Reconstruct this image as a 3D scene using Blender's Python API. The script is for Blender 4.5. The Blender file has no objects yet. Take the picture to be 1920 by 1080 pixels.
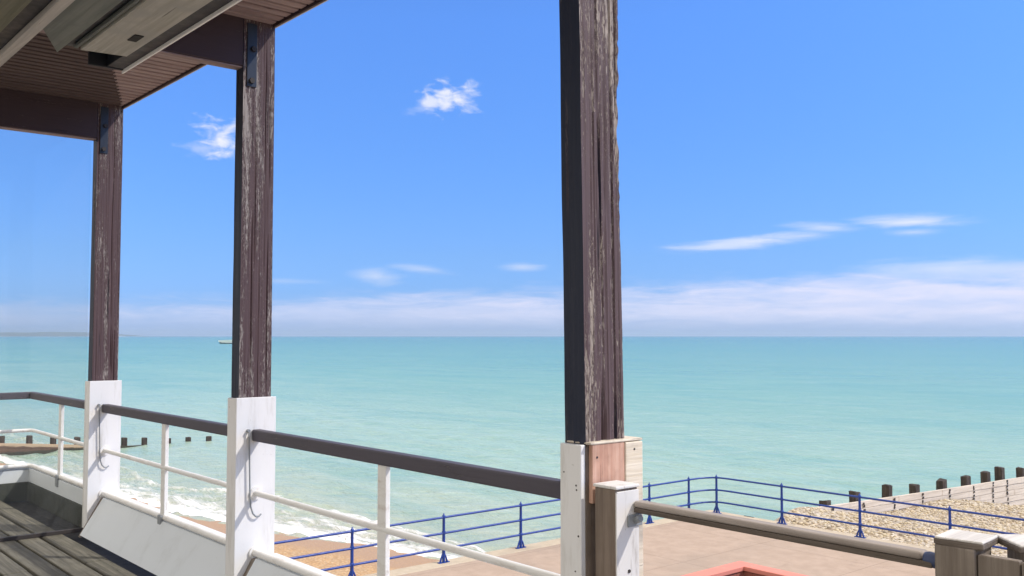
import bpy, bmesh, math, random
import numpy as np
from mathutils import Vector, Matrix, noise as mnoise
random.seed(7); rng = np.random.default_rng(7)
S = bpy.context.scene
COL = S.collection

# ------------------------------------------------------------------ camera
cam = bpy.data.cameras.new('camera'); co = bpy.data.objects.new('camera', cam); COL.objects.link(co)
cam.sensor_width = 36.0; cam.lens = 36*1783.5/1920
co.location = (2.3295, -2.4174, 1.5)
co.rotation_euler = (math.pi/2 + math.atan(90/1783.5), 0, .8642)
cam.clip_start = .05; cam.clip_end = 80000
S.camera = co

# ------------------------------------------------------------------ sun
SUN = Vector((1.05, 1.0, 1.45)).normalized()          # points towards the sun
sl = bpy.data.lights.new('sun', 'SUN'); so = bpy.data.objects.new('sun', sl); COL.objects.link(so)
sl.energy = 2.8; sl.angle = math.radians(.53); sl.color = (1.0, .94, .86)
so.rotation_euler = SUN.to_track_quat('Z', 'Y').to_euler(); so.location = (20, 20, 40)

S.view_settings.view_transform = 'Standard'; S.view_settings.look = 'None'
S.view_settings.gamma = 1; S.view_settings.use_curve_mapping = False
S.view_settings.exposure = .35

# ------------------------------------------------------------------ node helpers
class NT:
    def __init__(s, tree): s.t = tree; s.n = tree.nodes; s.l = tree.links
    def new(s, kind, **kw):
        n = s.n.new(kind)
        for k, v in kw.items(): setattr(n, k, v)
        return n
    def put(s, sock, v):
        if isinstance(v, bpy.types.NodeSocket): s.l.new(v, sock)
        elif v is not None:
            if sock.type == 'RGBA' and len(v) == 3: v = (*v, 1)
            sock.default_value = v
    def m(s, op, a, b=None, c=None, clamp=False):
        n = s.new('ShaderNodeMath', operation=op, use_clamp=clamp)
        s.put(n.inputs[0], a); s.put(n.inputs[1], b)
        if c is not None: s.put(n.inputs[2], c)
        return n.outputs[0]
    def vm(s, op, a, b=None):
        n = s.new('ShaderNodeVectorMath', operation=op)
        s.put(n.inputs[0], a); s.put(n.inputs[1], b); return n.outputs[0]
    def sep(s, v):
        n = s.new('ShaderNodeSeparateXYZ'); s.put(n.inputs[0], v); return n.outputs
    def comb(s, x, y, z):
        n = s.new('ShaderNodeCombineXYZ')
        for i, v in enumerate((x, y, z)): s.put(n.inputs[i], v)
        return n.outputs[0]
    def noise(s, vec, scale=1., detail=4., rough=.55, dist=0.):
        n = s.new('ShaderNodeTexNoise'); s.put(n.inputs['Vector'], vec)
        n.inputs['Scale'].default_value = scale; n.inputs['Detail'].default_value = detail
        n.inputs['Roughness'].default_value = rough; n.inputs['Distortion'].default_value = dist
        return n.outputs[0]
    def voro(s, vec, scale, feature='F1', out='Distance'):
        n = s.new('ShaderNodeTexVoronoi', feature=feature); s.put(n.inputs['Vector'], vec)
        n.inputs['Scale'].default_value = scale; return n.outputs[out]
    def ss(s, v, a, b, lo=0., hi=1.):
        n = s.new('ShaderNodeMapRange', interpolation_type='SMOOTHSTEP'); s.put(n.inputs[0], v)
        for i, x in enumerate((a, b, lo, hi)): s.put(n.inputs[i+1], x)
        return n.outputs[0]
    def lin(s, v, a, b, lo=0., hi=1.):
        n = s.new('ShaderNodeMapRange'); s.put(n.inputs[0], v)
        for i, x in enumerate((a, b, lo, hi)): s.put(n.inputs[i+1], x)
        return n.outputs[0]
    def mix(s, f, a, b, mode='MIX'):
        n = s.new('ShaderNodeMix', data_type='RGBA', blend_type=mode)
        s.put(n.inputs[0], f); s.put(n.inputs[6], a); s.put(n.inputs[7], b); return n.outputs[2]
    def ramp(s, f, stops, interp='LINEAR'):
        n = s.new('ShaderNodeValToRGB'); r = n.color_ramp; r.interpolation = interp
        while len(r.elements) < len(stops): r.elements.new(.5)
        for e, (p, c) in zip(r.elements, stops): e.position = p; e.color = (*c, 1) if len(c) == 3 else c
        s.put(n.inputs[0], f); return n.outputs[0]

# ------------------------------------------------------------------ world: Nishita sky with procedural clouds
w = bpy.data.worlds.new('World'); S.world = w; w.use_nodes = True
T = NT(w.node_tree); T.n.clear()
sky = T.new('ShaderNodeTexSky', sky_type='NISHITA', sun_disc=False)
sky.sun_elevation = math.asin(SUN.z); sky.sun_rotation = math.atan2(SUN.x, SUN.y)
sky.altitude = 10; sky.air_density = 1.0; sky.dust_density = .5; sky.ozone_density = 2.0
dirv = T.new('ShaderNodeTexCoord').outputs['Generated']
dx, dy, dz = T.sep(dirv)
az = T.m('MULTIPLY', T.m('ARCTAN2', dx, dy), 57.29578)            # degrees, from +Y towards +X
el = T.m('MULTIPLY', T.m('ARCSINE', dz), 57.29578)
tint = T.ramp(T.lin(el, 0, 60), [(0., (.36, .66, 1.62)), (.08, (.445, .73, 1.38)), (.175, (.51, .86, 1.51)), (.31, (.62, 1.05, 1.81)), (.45, (.72, 1.12, 1.8)), (1., (1., 1.1, 1.3))])
skyc = T.mix(1., sky.outputs[0], tint, 'MULTIPLY')
cn = T.noise(T.comb(T.m('MULTIPLY', az, .9), T.m('MULTIPLY', el, 1.7), 3.1), 1., 6, .56, .4)
cs = T.noise(T.comb(T.m('MULTIPLY', az, .22), T.m('MULTIPLY', el, 1.5), 8.7), 1., 8, .66, .5)
cb = T.noise(T.comb(T.m('MULTIPLY', az, .09), T.m('MULTIPLY', el, .45), 1.7), 1., 5, .55)
def cloud(a0, e0, sa, se, slope, amp, nz, k):
    da = T.m('SUBTRACT', az, a0); de = T.m('SUBTRACT', T.m('SUBTRACT', el, e0), T.m('MULTIPLY', da, slope))
    u = T.m('DIVIDE', da, sa); v = T.m('DIVIDE', de, se)
    r = T.m('SQRT', T.m('ADD', T.m('MULTIPLY', u, u), T.m('MULTIPLY', v, v)))
    r = T.m('ADD', r, T.m('MULTIPLY', T.m('SUBTRACT', nz, .5), amp))
    return T.m('MULTIPLY', T.ss(r, 1.1, -.25), k)
CLOUDS = []   # filled below: azimuth, elevation, half sizes, slope, noise amount, noise kind, strength
for a in [(-53.35, 14.2, 1.9, 1.0, .10, 3.4, 'n', .92), (-54.3, 13.95, 1.1, .7, .1, 3.2, 'n', .8), (-52.4, 14.3, 1.1, .9, .1, 3.2, 'n', .6), (-54.9, 13.6, 1.0, .4, .2, 2.6, 'n', .3),
          (-66.75, 11.3, 1.5, 1.15, -.35, 3.0, 'n', .98), (-66.0, 12.0, 1.7, .42, .55, 2.4, 'n', .75), (-67.7, 10.7, 1.4, .5, 0, 2.6, 'n', .35), (-66.3, 10.5, .8, .5, -.3, 2.4, 'n', .8),
          (-35.4, 5.5, 5.6, .48, .075, 1.7, 's', .85), (-38.2, 5.25, 2.4, .26, .0, 1.0, 's', .4), (-31.2, 6.2, 2.6, .38, -.08, 1.7, 's', .6), (-26.4, 6.35, 3.8, .45, -.03, 1.6, 's', .85), (-26.6, 5.75, 1.8, .3, .0, 1.4, 's', .5),
          (-57.7, 3.55, 1.9, .6, -.08, 1.7, 's', .5), (-54.9, 4.0, 2.3, .35, -.1, 1.6, 's', .42), (-48.9, 4.15, 1.7, .3, .0, 1.4, 's', .5),
          (-25.2, 3.7, 6.5, .7, .0, 1.9, 's', .6), (-63.0, 3.2, 3., .25, .0, 1.5, 's', .25)]:
    CLOUDS.append(cloud(*a[:6], cn if a[6] == 'n' else cs, a[7]))
tot = CLOUDS[0]
for c in CLOUDS[1:]: tot = T.m('MAXIMUM', tot, c)
puff = tot
# long bank of pale cloud low over the sea, thicker towards the right
top = T.m('ADD', T.lin(az, -70, -20, 1.7, 3.55), T.m('MULTIPLY', T.m('SUBTRACT', cb, .5), 3.6))
bank = T.m('MULTIPLY', T.ss(T.m('ADD', T.m('SUBTRACT', top, el), T.m('MULTIPLY', T.m('SUBTRACT', cs, .5), 2.2)), -.9, 1.0), T.ss(el, .1, 1.5, .34, 1.))
bank = T.m('MULTIPLY', bank, T.lin(az, -75, -25, .52, .93))
bank = T.m('MULTIPLY', bank, T.lin(cs, .3, .7, .62, 1.15))
skyc = T.mix(T.m('MINIMUM', bank, .93), skyc, (6.6, 6.6, 8.1))
skyc = T.mix(puff, skyc, (7.2, 7.3, 7.9))
# unseen white cloud overhead and behind the camera, added as fill light
hi = T.noise(T.vm('MULTIPLY', dirv, (2.2, 2.2, 2.2)), 1., 5, .6)
skyc = T.mix(T.m('MULTIPLY', T.m('MAXIMUM', T.ss(el, 26, 46), T.ss(dy, -.05, -.4)), T.ss(hi, .28, .46)), skyc, (10.6, 9.9, 8.9))
bg = T.new('ShaderNodeBackground'); T.put(bg.inputs[0], skyc); bg.inputs[1].default_value = .10
T.l.new(bg.outputs[0], T.new('ShaderNodeOutputWorld').inputs[0])

# ------------------------------------------------------------------ materials
def mat(name):
    m = bpy.data.materials.new(name); m.use_nodes = True
    t = NT(m.node_tree); t.b = t.n['Principled BSDF']
    t.pos = t.new('ShaderNodeNewGeometry').outputs['Position']
    return m, t
def scaled(t, x, y, z): return t.vm('MULTIPLY', t.pos, (x, y, z))
def bump(t, h, strength=.5, dist=.01):
    n = t.new('ShaderNodeBump'); n.inputs['Strength'].default_value = strength; n.inputs['Distance'].default_value = dist
    t.put(n.inputs['Height'], h); t.l.new(n.outputs[0], t.b.inputs['Normal'])
def fin(t, col, rough=.6, spec=.4, metal=0.):
    t.put(t.b.inputs['Base Color'], col); t.put(t.b.inputs['Roughness'], rough)
    t.b.inputs['Specular IOR Level'].default_value = spec; t.b.inputs['Metallic'].default_value = metal

def peeling(name, c1, c2, fleck, amount, crackdark=(.018, .014, .018), axis='z', spec=.35):
    """old dark paint flaking off timber, grain along one axis"""
    m, t = mat(name)
    def st(a, b): return {'z': (a, a, b), 'x': (b, a, a), 'y': (a, b, a)}[axis]
    big = t.noise(scaled(t, *st(22, 1.3)), 1., 3); grain = t.noise(scaled(t, *st(70, 3.2)), 1., 5, .65)
    fl = t.noise(scaled(t, *st(190, 26.)), 1., 6, .76, .8)
    col = t.mix(grain, c1, c2)
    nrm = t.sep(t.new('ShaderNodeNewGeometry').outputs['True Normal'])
    worn_lit = t.ss(nrm[0], .15, .6) if axis == 'z' else 1.  # masks real wear on the sunny face and the painted shade elsewhere
    if axis == 'z': col = t.mix(worn_lit, (.011, .016, .036), col)          # shade of the faces turned from the sun, put into the colour
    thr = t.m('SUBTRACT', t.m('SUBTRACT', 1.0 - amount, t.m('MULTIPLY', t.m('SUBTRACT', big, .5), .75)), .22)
    msk = t.m('MULTIPLY', t.ss(t.m('SUBTRACT', fl, thr), 0., .05), t.lin(worn_lit, 0, 1, .02, .85) if axis == 'z' else .8)
    flc = t.mix(t.noise(scaled(t, *st(120, 9)), 1., 3), fleck, tuple(x*.42 for x in fleck))
    col = t.mix(msk, col, flc)
    ck = t.noise(scaled(t, *st(46, 1.1)), 1., 4, .6)
    cm = t.m('MULTIPLY', t.ss(ck, .655, .69), worn_lit); col = t.mix(cm, col, crackdark)
    fin(t, col, t.lin(grain, 0, 1, .45, .75), spec)
    h = t.m('SUBTRACT', t.m('ADD', t.m('MULTIPLY', grain, .5), t.m('MULTIPLY', msk, -.5)), t.m('MULTIPLY', cm, 1.2))
    bump(t, h, .8, .004)
    return m
def painted(name, c, dirt=(.30, .28, .23), amt=.5, rough=.45, vscale=(14, 14, 2.2)):
    """gloss paint with grime runs and small chips"""
    m, t = mat(name)
    n1 = t.noise(scaled(t, *vscale), 1., 5, .65); n2 = t.noise(t.pos, 38., 4, .6); n3 = t.noise(t.pos, 3., 3)
    col = t.mix(t.m('MULTIPLY', t.ss(n1, .5, .8), amt), c, dirt)
    col = t.mix(t.m('MULTIPLY', t.ss(n2, .69, .75), t.m('MULTIPLY', t.ss(n3, .4, .65), amt)), col, tuple(x*.5 for x in dirt))
    col = t.mix(t.lin(n3, .3, .7, 0, .12), col, tuple(x*.8 for x in c))
    fin(t, col, t.lin(n1, .3, .7, rough-.08, rough+.15), .4)
    bump(t, t.m('ADD', n1, t.m('MULTIPLY', n2, .3)), .25, .003)
    return m
def timber(name, c1, c2, c3, axis='x', sc=1., rough=.75, knots=True):
    """bare weathered wood"""
    m, t = mat(name)
    def st(a, b): return {'z': (a*sc, a*sc, b*sc), 'x': (b*sc, a*sc, a*sc), 'y': (a*sc, b*sc, a*sc)}[axis]
    g = t.noise(scaled(t, *st(42, 1.6)), 1., 6, .68, .5); g2 = t.noise(scaled(t, *st(150, 4)), 1., 4, .6); b = t.noise(t.pos, 4.2, 4, .6)
    col = t.mix(t.ss(g, .32, .68), c1, c2)
    col = t.mix(t.ss(b, .45, .72), col, c3)
    ck = t.ss(g2, .66, .72); col = t.mix(t.m('MULTIPLY', ck, .75), col, tuple(x*.25 for x in c1))
    fin(t, col, rough, .25); bump(t, t.m('SUBTRACT', t.m('ADD', g, t.m('MULTIPLY', g2, .4)), ck), .7, .004)
    return m

M = {}
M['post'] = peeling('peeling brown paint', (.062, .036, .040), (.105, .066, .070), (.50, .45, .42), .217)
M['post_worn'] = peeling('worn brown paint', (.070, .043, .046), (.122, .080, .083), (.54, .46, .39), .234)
M['beam'] = peeling('brown beam paint', (.038, .022, .028), (.064, .040, .046), (.2, .16, .14), .10, axis='y')
M['soffit'] = timber('soffit boards', (.26, .19, .195), (.43, .34, .34), (.33, .25, .25), 'y')
M['fascia'] = painted('fascia paint', (.62, .54, .48), (.3, .22, .18), .4)
M['soffit_dark'] = timber('dark inner soffit', (.072, .052, .054), (.115, .085, .084), (.09, .066, .064), 'y')
M['white'] = painted('white paint', (.78, .775, .775), (.40, .37, .31), .6)
M['white_old'] = painted('old flaking white', (.70, .68, .66), (.27, .23, .19), 1., .6, (30, 30, 5))
M['white_rail'] = painted('white rail paint', (.80, .79, .77), (.36, .27, .19), .5, .4, (6, 20, 20))
M['panel'] = painted('white panel paint', (.66, .70, .735), (.36, .37, .36), .3, .5, (5, 5, 2))
M['skirt'] = painted('mossy skirting', (.045, .05, .042), (.022, .026, .024), .8, .8, (8, 8, 3))
M['rail_brown'] = peeling('dark handrail paint', (.060, .054, .070), (.10, .09, .11), (.3, .27, .24), .10, axis='x')
M['bare_pink'] = timber('bare pink timber', (.50, .28, .205), (.66, .44, .34), (.34, .19, .14), 'z', .9)
M['bare_cream'] = timber('bare cream timber', (.64, .55, .42), (.78, .70, .58), (.36, .31, .26), 'y', .7)
M['newel_brown'] = timber('brown newel timber', (.15, .115, .092), (.24, .19, .155), (.17, .13, .10), 'z')
M['grey_wood'] = timber('grey weathered wood', (.15, .122, .10), (.26, .22, .185), (.18, .15, .125), 'z', .9)
M['grey_rail'] = timber('grey handrail wood', (.27, .23, .205), (.42, .37, .335), (.34, .295, .265), 'x', .9)
M['strip'] = timber('brown strip timber', (.10, .08, .066), (.17, .14, .118), (.12, .098, .08), 'x')
M['grey_cap'] = timber('pale weathered cap', (.50, .47, .44), (.68, .65, .62), (.58, .55, .51), 'y', .55)
M['deck'] = timber('deck boards', (.075, .07, .056), (.165, .155, .124), (.095, .09, .072), 'x', .8)
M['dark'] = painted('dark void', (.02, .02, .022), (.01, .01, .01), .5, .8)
M['steel'] = painted('dark steel', (.018, .026, .045), (.03, .025, .02), .4, .4)
M['bolt'] = painted('rusty bolt', (.035, .03, .03), (.10, .05, .03), .6, .6)
M['galv'] = painted('galvanised steel', (.26, .28, .30), (.15, .12, .1), .5, .45)
M['bluecap'] = painted('blue plastic', (.055, .075, .16), (.05, .05, .06), .4, .5)
M['blue'] = painted('blue railing paint', (.014, .050, .27), (.03, .03, .09), .45, .35, (9, 9, 4))
M['awn_plank'] = timber('overhead plank', (.35, .345, .31), (.51, .51, .475), (.38, .385, .37), 'x', .8)
M['awn_grey'] = timber('overhead grey panel', (.13, .15, .145), (.21, .23, .215), (.15, .16, .16), 'x', .5)
M['awn_batten'] = timber('overhead pale batten', (.40, .385, .37), (.56, .54, .52), (.45, .44, .43), 'x', .8)
M['awn_dark'] = painted('overhead dark channel', (.009, .013, .022), (.02, .022, .026), .5, .5)
M['awn_white'] = painted('overhead white lip', (.92, .92, .93), (.6, .6, .6), .1, .4)
M['awn_olive'] = timber('overhead olive board', (.13, .135, .10), (.2, .2, .155), (.15, .15, .12), 'x', .7)
M['render'] = painted('house render', (.62, .58, .50), (.4, .36, .3), .4, .8)
M['roofing'] = painted('roof felt', (.09, .09, .09), (.05, .05, .05), .6, .9)
M['red'] = painted('red masonry paint', (.66, .235, .185), (.68, .40, .32), .45, .7, (3, 3, 3))
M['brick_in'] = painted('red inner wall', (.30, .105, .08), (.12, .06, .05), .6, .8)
M['hull'] = painted('boat white', (.85, .85, .86), (.7, .7, .7), .1)
M['boot'] = painted('boat dark', (.06, .09, .13), (.05, .05, .06), .1)
M['pile'] = timber('tarred pile', (.036, .029, .026), (.09, .07, .058), (.045, .036, .033), 'z', .35)
M['plank_pale'] = timber('bleached groyne plank', (.50, .43, .36), (.68, .60, .52), (.58, .51, .44), 'y', .25)

def concrete(name, c1, c2, c3, sc, agg=True):
    m, t = mat(name)
    a = t.noise(t.pos, sc, 6, .6); b = t.noise(t.pos, sc*.13, 4, .55); v = t.voro(t.pos, 16.)
    col = t.mix(t.ss(a, .3, .7), c1, c2); col = t.mix(t.m('MULTIPLY', t.ss(b, .42, .68), .85), col, c3)
    sp = t.noise(t.pos, 24., 3, .7); col = t.mix(t.ss(sp, .60, .72, 0, .45), col, tuple(x*.55 for x in c1))
    x, y, z = t.sep(t.pos)
    def joint(c, step): return t.m('GREATER_THAN', t.m('ABSOLUTE', t.m('SUBTRACT', t.m('FRACT', t.m('DIVIDE', t.m('ADD', c, t.m('MULTIPLY', a, .02)), step)), .5)), .5-.009/step)
    jn = t.m('MAXIMUM', joint(x, 3.1), joint(y, 3.1))
    col = t.mix(t.m('MULTIPLY', jn, .55), col, tuple(q*.45 for q in c1))
    dr = t.noise(scaled(t, .9, .5, 1), 1., 6, .7, .8); col = t.mix(t.ss(dr, .56, .74, 0, .38), col, tuple(q*.62 for q in c1))
    fin(t, col, .9, .2); bump(t, t.m('SUBTRACT', t.m('ADD', a, t.m('MULTIPLY', sp, .5)), jn), .4, .01)
    return m
M['prom'] = concrete('promenade concrete', (.375, .285, .225), (.43, .33, .265), (.335, .265, .215), 3.)
M['coping'] = concrete('pale concrete coping', (.47, .395, .295), (.53, .45, .35), (.40, .335, .26), 5.)
M['ground'] = concrete('town ground', (.25, .22, .19), (.3, .27, .23), (.2, .18, .16), 1.)

def pebbly(name, cols, sc, base_dark, wet=None):
    m, t = mat(name)
    v = t.new('ShaderNodeTexVoronoi'); t.put(v.inputs['Vector'], t.pos); v.inputs['Scale'].default_value = sc
    r, g, b = t.sep(v.outputs['Color'])
    col = t.ramp(r, [(i/(len(cols)-1), c) for i, c in enumerate(cols)])
    d = v.outputs['Distance']; gap = t.ss(d, .42, .62); col = t.mix(t.m('MULTIPLY', gap, .75), col, base_dark)
    bl = t.noise(t.pos, .8, 4, .6); col = t.mix(t.ss(bl, .42, .7, 0, .55), col, tuple(x*.62 for x in cols[len(cols)//2]))
    rough = .75
    if wet:
        z = t.sep(t.pos)[2]; zz = t.m('ADD', z, t.m('MULTIPLY', t.m('SUBTRACT', t.noise(t.pos, .35, 4), .5), .35))
        k = t.ss(zz, wet[0], wet[1], 1, 0); col = t.mix(k, col, wet[2]); rough = t.lin(k, 0, 1, .75, .5)
    fin(t, col, rough, .3); bump(t, t.m('MULTIPLY', d, -1.), .9, .03)
    return m
PEB = [(.58, .48, .33), (.64, .56, .44), (.52, .41, .27), (.66, .61, .54), (.40, .32, .24), (.62, .53, .36)]
ORG = [(.52, .32, .15), (.60, .40, .22), (.44, .26, .12), (.62, .47, .30), (.32, .20, .11), (.58, .36, .17)]
M['shingle'] = pebbly('shingle', PEB, 8.5, (.22, .16, .11))
M['sand'] = pebbly('orange shingle sand', ORG, 11., (.36, .21, .10), (-6.62, -6.32, (.40, .255, .145)))
def pebmat(name, cols):
    m, t = mat(name)
    a = t.new('ShaderNodeAttribute', attribute_name='rnd').outputs['Fac']
    col = t.ramp(a, [(i/len(cols), c) for i, c in enumerate(cols)], 'CONSTANT')
    col = t.mix(t.noise(t.pos, 30., 3), col, tuple(x*.8 for x in cols[0]))
    fin(t, col, .6, .35); return m
M['peb'] = pebmat('pebbles', PEB+[(.16, .13, .11)]); M['peb_o'] = pebmat('orange pebbles', ORG+[(.5, .42, .33)])

def groyne_wet():
    m, t = mat('wet groyne planks')
    z = t.sep(t.pos)[2]; y = t.sep(t.pos)[1]
    g = t.noise(scaled(t, 3, 2, 9), 1., 5, .65)
    hh = t.m('ADD', z, t.m('MULTIPLY', t.m('SUBTRACT', g, .5), .3))
    col = t.mix(g, (.085, .052, .038), (.19, .115, .08))
    lvl = t.m('SUBTRACT', hh, t.m('MULTIPLY', t.m('SUBTRACT', y, 14.), -.1))
    col = t.mix(t.ss(lvl, -6.24, -6.14), col, (.50, .36, .24))
    col = t.mix(t.ss(hh, -6.6, -6.78), col, (.06, .055, .04))
    fin(t, col, .6, .3); bump(t, g, .5, .03); return m
M['groyne_wet'] = groyne_wet()

def headland_mat():
    m, t = mat('far downs')
    n = t.noise(scaled(t, .004, .004, .02), 1., 5); col = t.mix(t.ss(n, .4, .6), (.05, .075, .085), (.085, .11, .115))
    z = t.sep(t.pos)[2]; col = t.mix(t.m('MULTIPLY', t.ss(z, 4, -3), t.ss(n, .5, .6)), col, (.4, .4, .38))
    fin(t, col, .9, .1); return m
M['headland'] = headland_mat()

# ------------------------------------------------------------------ mesh helpers
ROOT = {}
def tag(o, label=None, cat=None, group=None, kind=None):
    for k, v in (('label', label), ('category', cat), ('group', group), ('kind', kind)):
        if v: o[k] = v
    return o
def thing(name, loc, label, cat, group=None):
    o = bpy.data.objects.new(name, None); COL.objects.link(o); o.location = loc; o.empty_display_size = .2
    ROOT[o.name] = Vector(loc); return tag(o, label, cat, group)
def link(name, me, m, parent=None, smooth=False):
    o = bpy.data.objects.new(name, me); COL.objects.link(o); me.materials.append(m)
    if smooth: me.polygons.foreach_set('use_smooth', [True]*len(me.polygons))
    if parent is not None:
        loc = ROOT[parent.name]; me.transform(Matrix.Translation(-loc)); o.parent = parent; ROOT[o.name] = loc
    me.update(); return o
class MB:
    def __init__(s): s.bm = bmesh.new()
    def box(s, x0, x1, y0, y1, z0, z1, bev=0., seg=2, mtx=None):
        r = bmesh.ops.create_cube(s.bm, size=1.); vs = r['verts']
        mm = Matrix.Translation(((x0+x1)/2, (y0+y1)/2, (z0+z1)/2)) @ Matrix.Diagonal((x1-x0, y1-y0, z1-z0, 1))
        bmesh.ops.transform(s.bm, matrix=mm, verts=vs)
        if bev:
            es = list({e for v in vs for e in v.link_edges})
            g = bmesh.ops.bevel(s.bm, geom=es, offset=bev, segments=seg, profile=.5, affect='EDGES', clamp_overlap=True)
            vs = list({v for f in g['faces'] for v in f.verts})
        if mtx: bmesh.ops.transform(s.bm, matrix=mtx, verts=vs)
        return vs
    def hexa(s, p):
        """eight corners: bottom ring then top ring"""
        v = [s.bm.verts.new(q) for q in p]
        for f in ((3, 2, 1, 0), (4, 5, 6, 7), (0, 1, 5, 4), (1, 2, 6, 5), (2, 3, 7, 6), (3, 0, 4, 7)): s.bm.faces.new([v[i] for i in f])
    def tube(s, pts, r, seg=10, flat=None):
        pts = [Vector(p) for p in pts]; rs = r if isinstance(r, (list, tuple)) else [r]*len(pts); rings = []
        up0 = None
        for i, p in enumerate(pts):
            d = ((pts[min(i+1, len(pts)-1)]-p).normalized() + (p-pts[max(i-1, 0)]).normalized()).normalized()
            ref = Vector((0, 0, 1)) if abs(d.z) < .95 else Vector((1, 0, 0))
            a = d.cross(ref).normalized() if up0 is None else (up0 - d*up0.dot(d)).normalized()
            up0 = a; b = d.cross(a)
            rings.append([s.bm.verts.new(p + (a*math.cos(2*math.pi*k/seg) + b*math.sin(2*math.pi*k/seg))*rs[i]) for k in range(seg)])
        for q, w2 in zip(rings, rings[1:]):
            for k in range(seg): s.bm.faces.new((q[k], q[(k+1) % seg], w2[(k+1) % seg], w2[k]))
        s.bm.faces.new(rings[0][::-1]); s.bm.faces.new(rings[-1])
    def lathe(s, prof, c, seg=12):
        s.tube([(c[0], c[1], c[2]+z) for z, r in prof], [r for z, r in prof], seg)
    def ball(s, c, r, n=2, sq=(1, 1, 1)):
        g = bmesh.ops.create_icosphere(s.bm, subdivisions=n, radius=r)
        bmesh.ops.transform(s.bm, matrix=Matrix.Translation(c) @ Matrix.Diagonal((*sq, 1)), verts=g['verts'])
    def jitter(s, amp, sc=6.):
        for v in s.bm.verts: v.co += mnoise.noise_vector(v.co*sc)*amp
    def build(s, name, m, parent=None, smooth=False):
        bmesh.ops.recalc_face_normals(s.bm, faces=s.bm.faces[:])
        me = bpy.data.meshes.new(name); s.bm.to_mesh(me); s.bm.free()
        o = link(name, me, m, parent, smooth)
        if smooth:
            try: me.set_sharp_from_angle(angle=math.radians(42))
            except Exception: pass
        return o
def grid_mesh(name, xs, ys, zf):
    X, Y = np.meshgrid(xs, ys); Z = zf(X, Y); nx, ny = len(xs), len(ys)
    v = np.stack([X, Y, Z], -1).reshape(-1, 3).astype(np.float32)
    i = np.arange(nx*ny).reshape(ny, nx)
    q = np.stack([i[:-1, :-1], i[:-1, 1:], i[1:, 1:], i[1:, :-1]], -1).reshape(-1, 4)
    return np_mesh(name, v, q), X, Y
def np_mesh(name, v, q):
    me = bpy.data.meshes.new(name); k = q.shape[1]
    me.vertices.add(len(v)); me.vertices.foreach_set('co', np.asarray(v, np.float32).ravel())
    me.loops.add(q.size); me.loops.foreach_set('vertex_index', q.ravel().astype(np.int32))
    me.polygons.add(len(q)); me.polygons.foreach_set('loop_start', (np.arange(len(q))*k).astype(np.int32))
    me.update(calc_edges=True); return me
def vnoise(X, Y, sc, seed=0):
    """cheap smooth value noise on arrays, about -1..1"""
    r = np.random.default_rng(seed); tb = r.uniform(-1, 1, (256, 256))
    x = X*sc; y = Y*sc; xi = np.floor(x).astype(int); yi = np.floor(y).astype(int); fx = x-xi; fy = y-yi
    fx = fx*fx*(3-2*fx); fy = fy*fy*(3-2*fy)
    g = lambda a, b: tb[a % 256, b % 256]
    return (g(xi, yi)*(1-fx)+g(xi+1, yi)*fx)*(1-fy)+(g(xi, yi+1)*(1-fx)+g(xi+1, yi+1)*fx)*fy

PZ = -3.85; SZ = -6.9
# ------------------------------------------------------------------ sea
def shore(X): return 15 + np.where(X > -42, .27, .07)*(X+42)
def outer(X): return 18.2 + 2.7*np.clip((X+52)/8, 0, 1)**2*(3-2*np.clip((X+52)/8, 0, 1)) + .5*vnoise(X, X*0, .22, 5)
def axis(a, b, st, lo, hi):
    c = list(np.arange(a, b+st, st)); d = st
    while c[-1] < hi: d *= 1.22; c.append(c[-1]+d)
    d = st; e = [a]
    while e[-1] > lo: d *= 1.22; e.append(e[-1]-d)
    return np.array(e[:0:-1]+c)
xs = axis(-84, -4, .26, -26000, 26000); ys = axis(11, 46, .17, -300, 30000)
def seaz(X, Y):
    s = Y - shore(X); f = s/(outer(X)-shore(X)+1e-6)
    fade = np.clip((150-np.abs(X+45))/80, 0, 1)*np.clip((100-Y)/50, 0, 1)
    h = .035*np.sin(Y*1.9+X*.35+2*vnoise(X, Y, .09, 1)) + .05*vnoise(X, Y, .55, 2)*.7 + .03*np.sin(Y*.8-X*.5+3*vnoise(X, Y, .05, 3))
    h += .03*vnoise(X, Y, 1.3, 11)
    br = .16*np.exp(-((f-.96)/.07)**2)*(.55+.6*vnoise(X, Y*0, .16, 9)) + (.12)*np.exp(-((f-.55)/.09)**2)*(.4+.6*vnoise(X, Y*0, .2, 8)) + .07*np.exp(-((f-.2)/.06)**2)
    fo = ((f > -.1) & (f < 1.1))*(.07*vnoise(X, Y, 1.6, 21)+.05*vnoise(X, Y, 3.1, 22))
    return SZ + (h+np.clip(br, 0, 1)+fo)*fade
me, X, Y = grid_mesh('sea', xs, ys, seaz)
s_ = (Y-shore(X)); f_ = s_/(outer(X)-shore(X))
for nm, arr in (('s', s_), ('f', f_)):
    at = me.attributes.new(nm, 'FLOAT', 'POINT'); at.data.foreach_set('value', arr.ravel().astype(np.float32))
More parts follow.
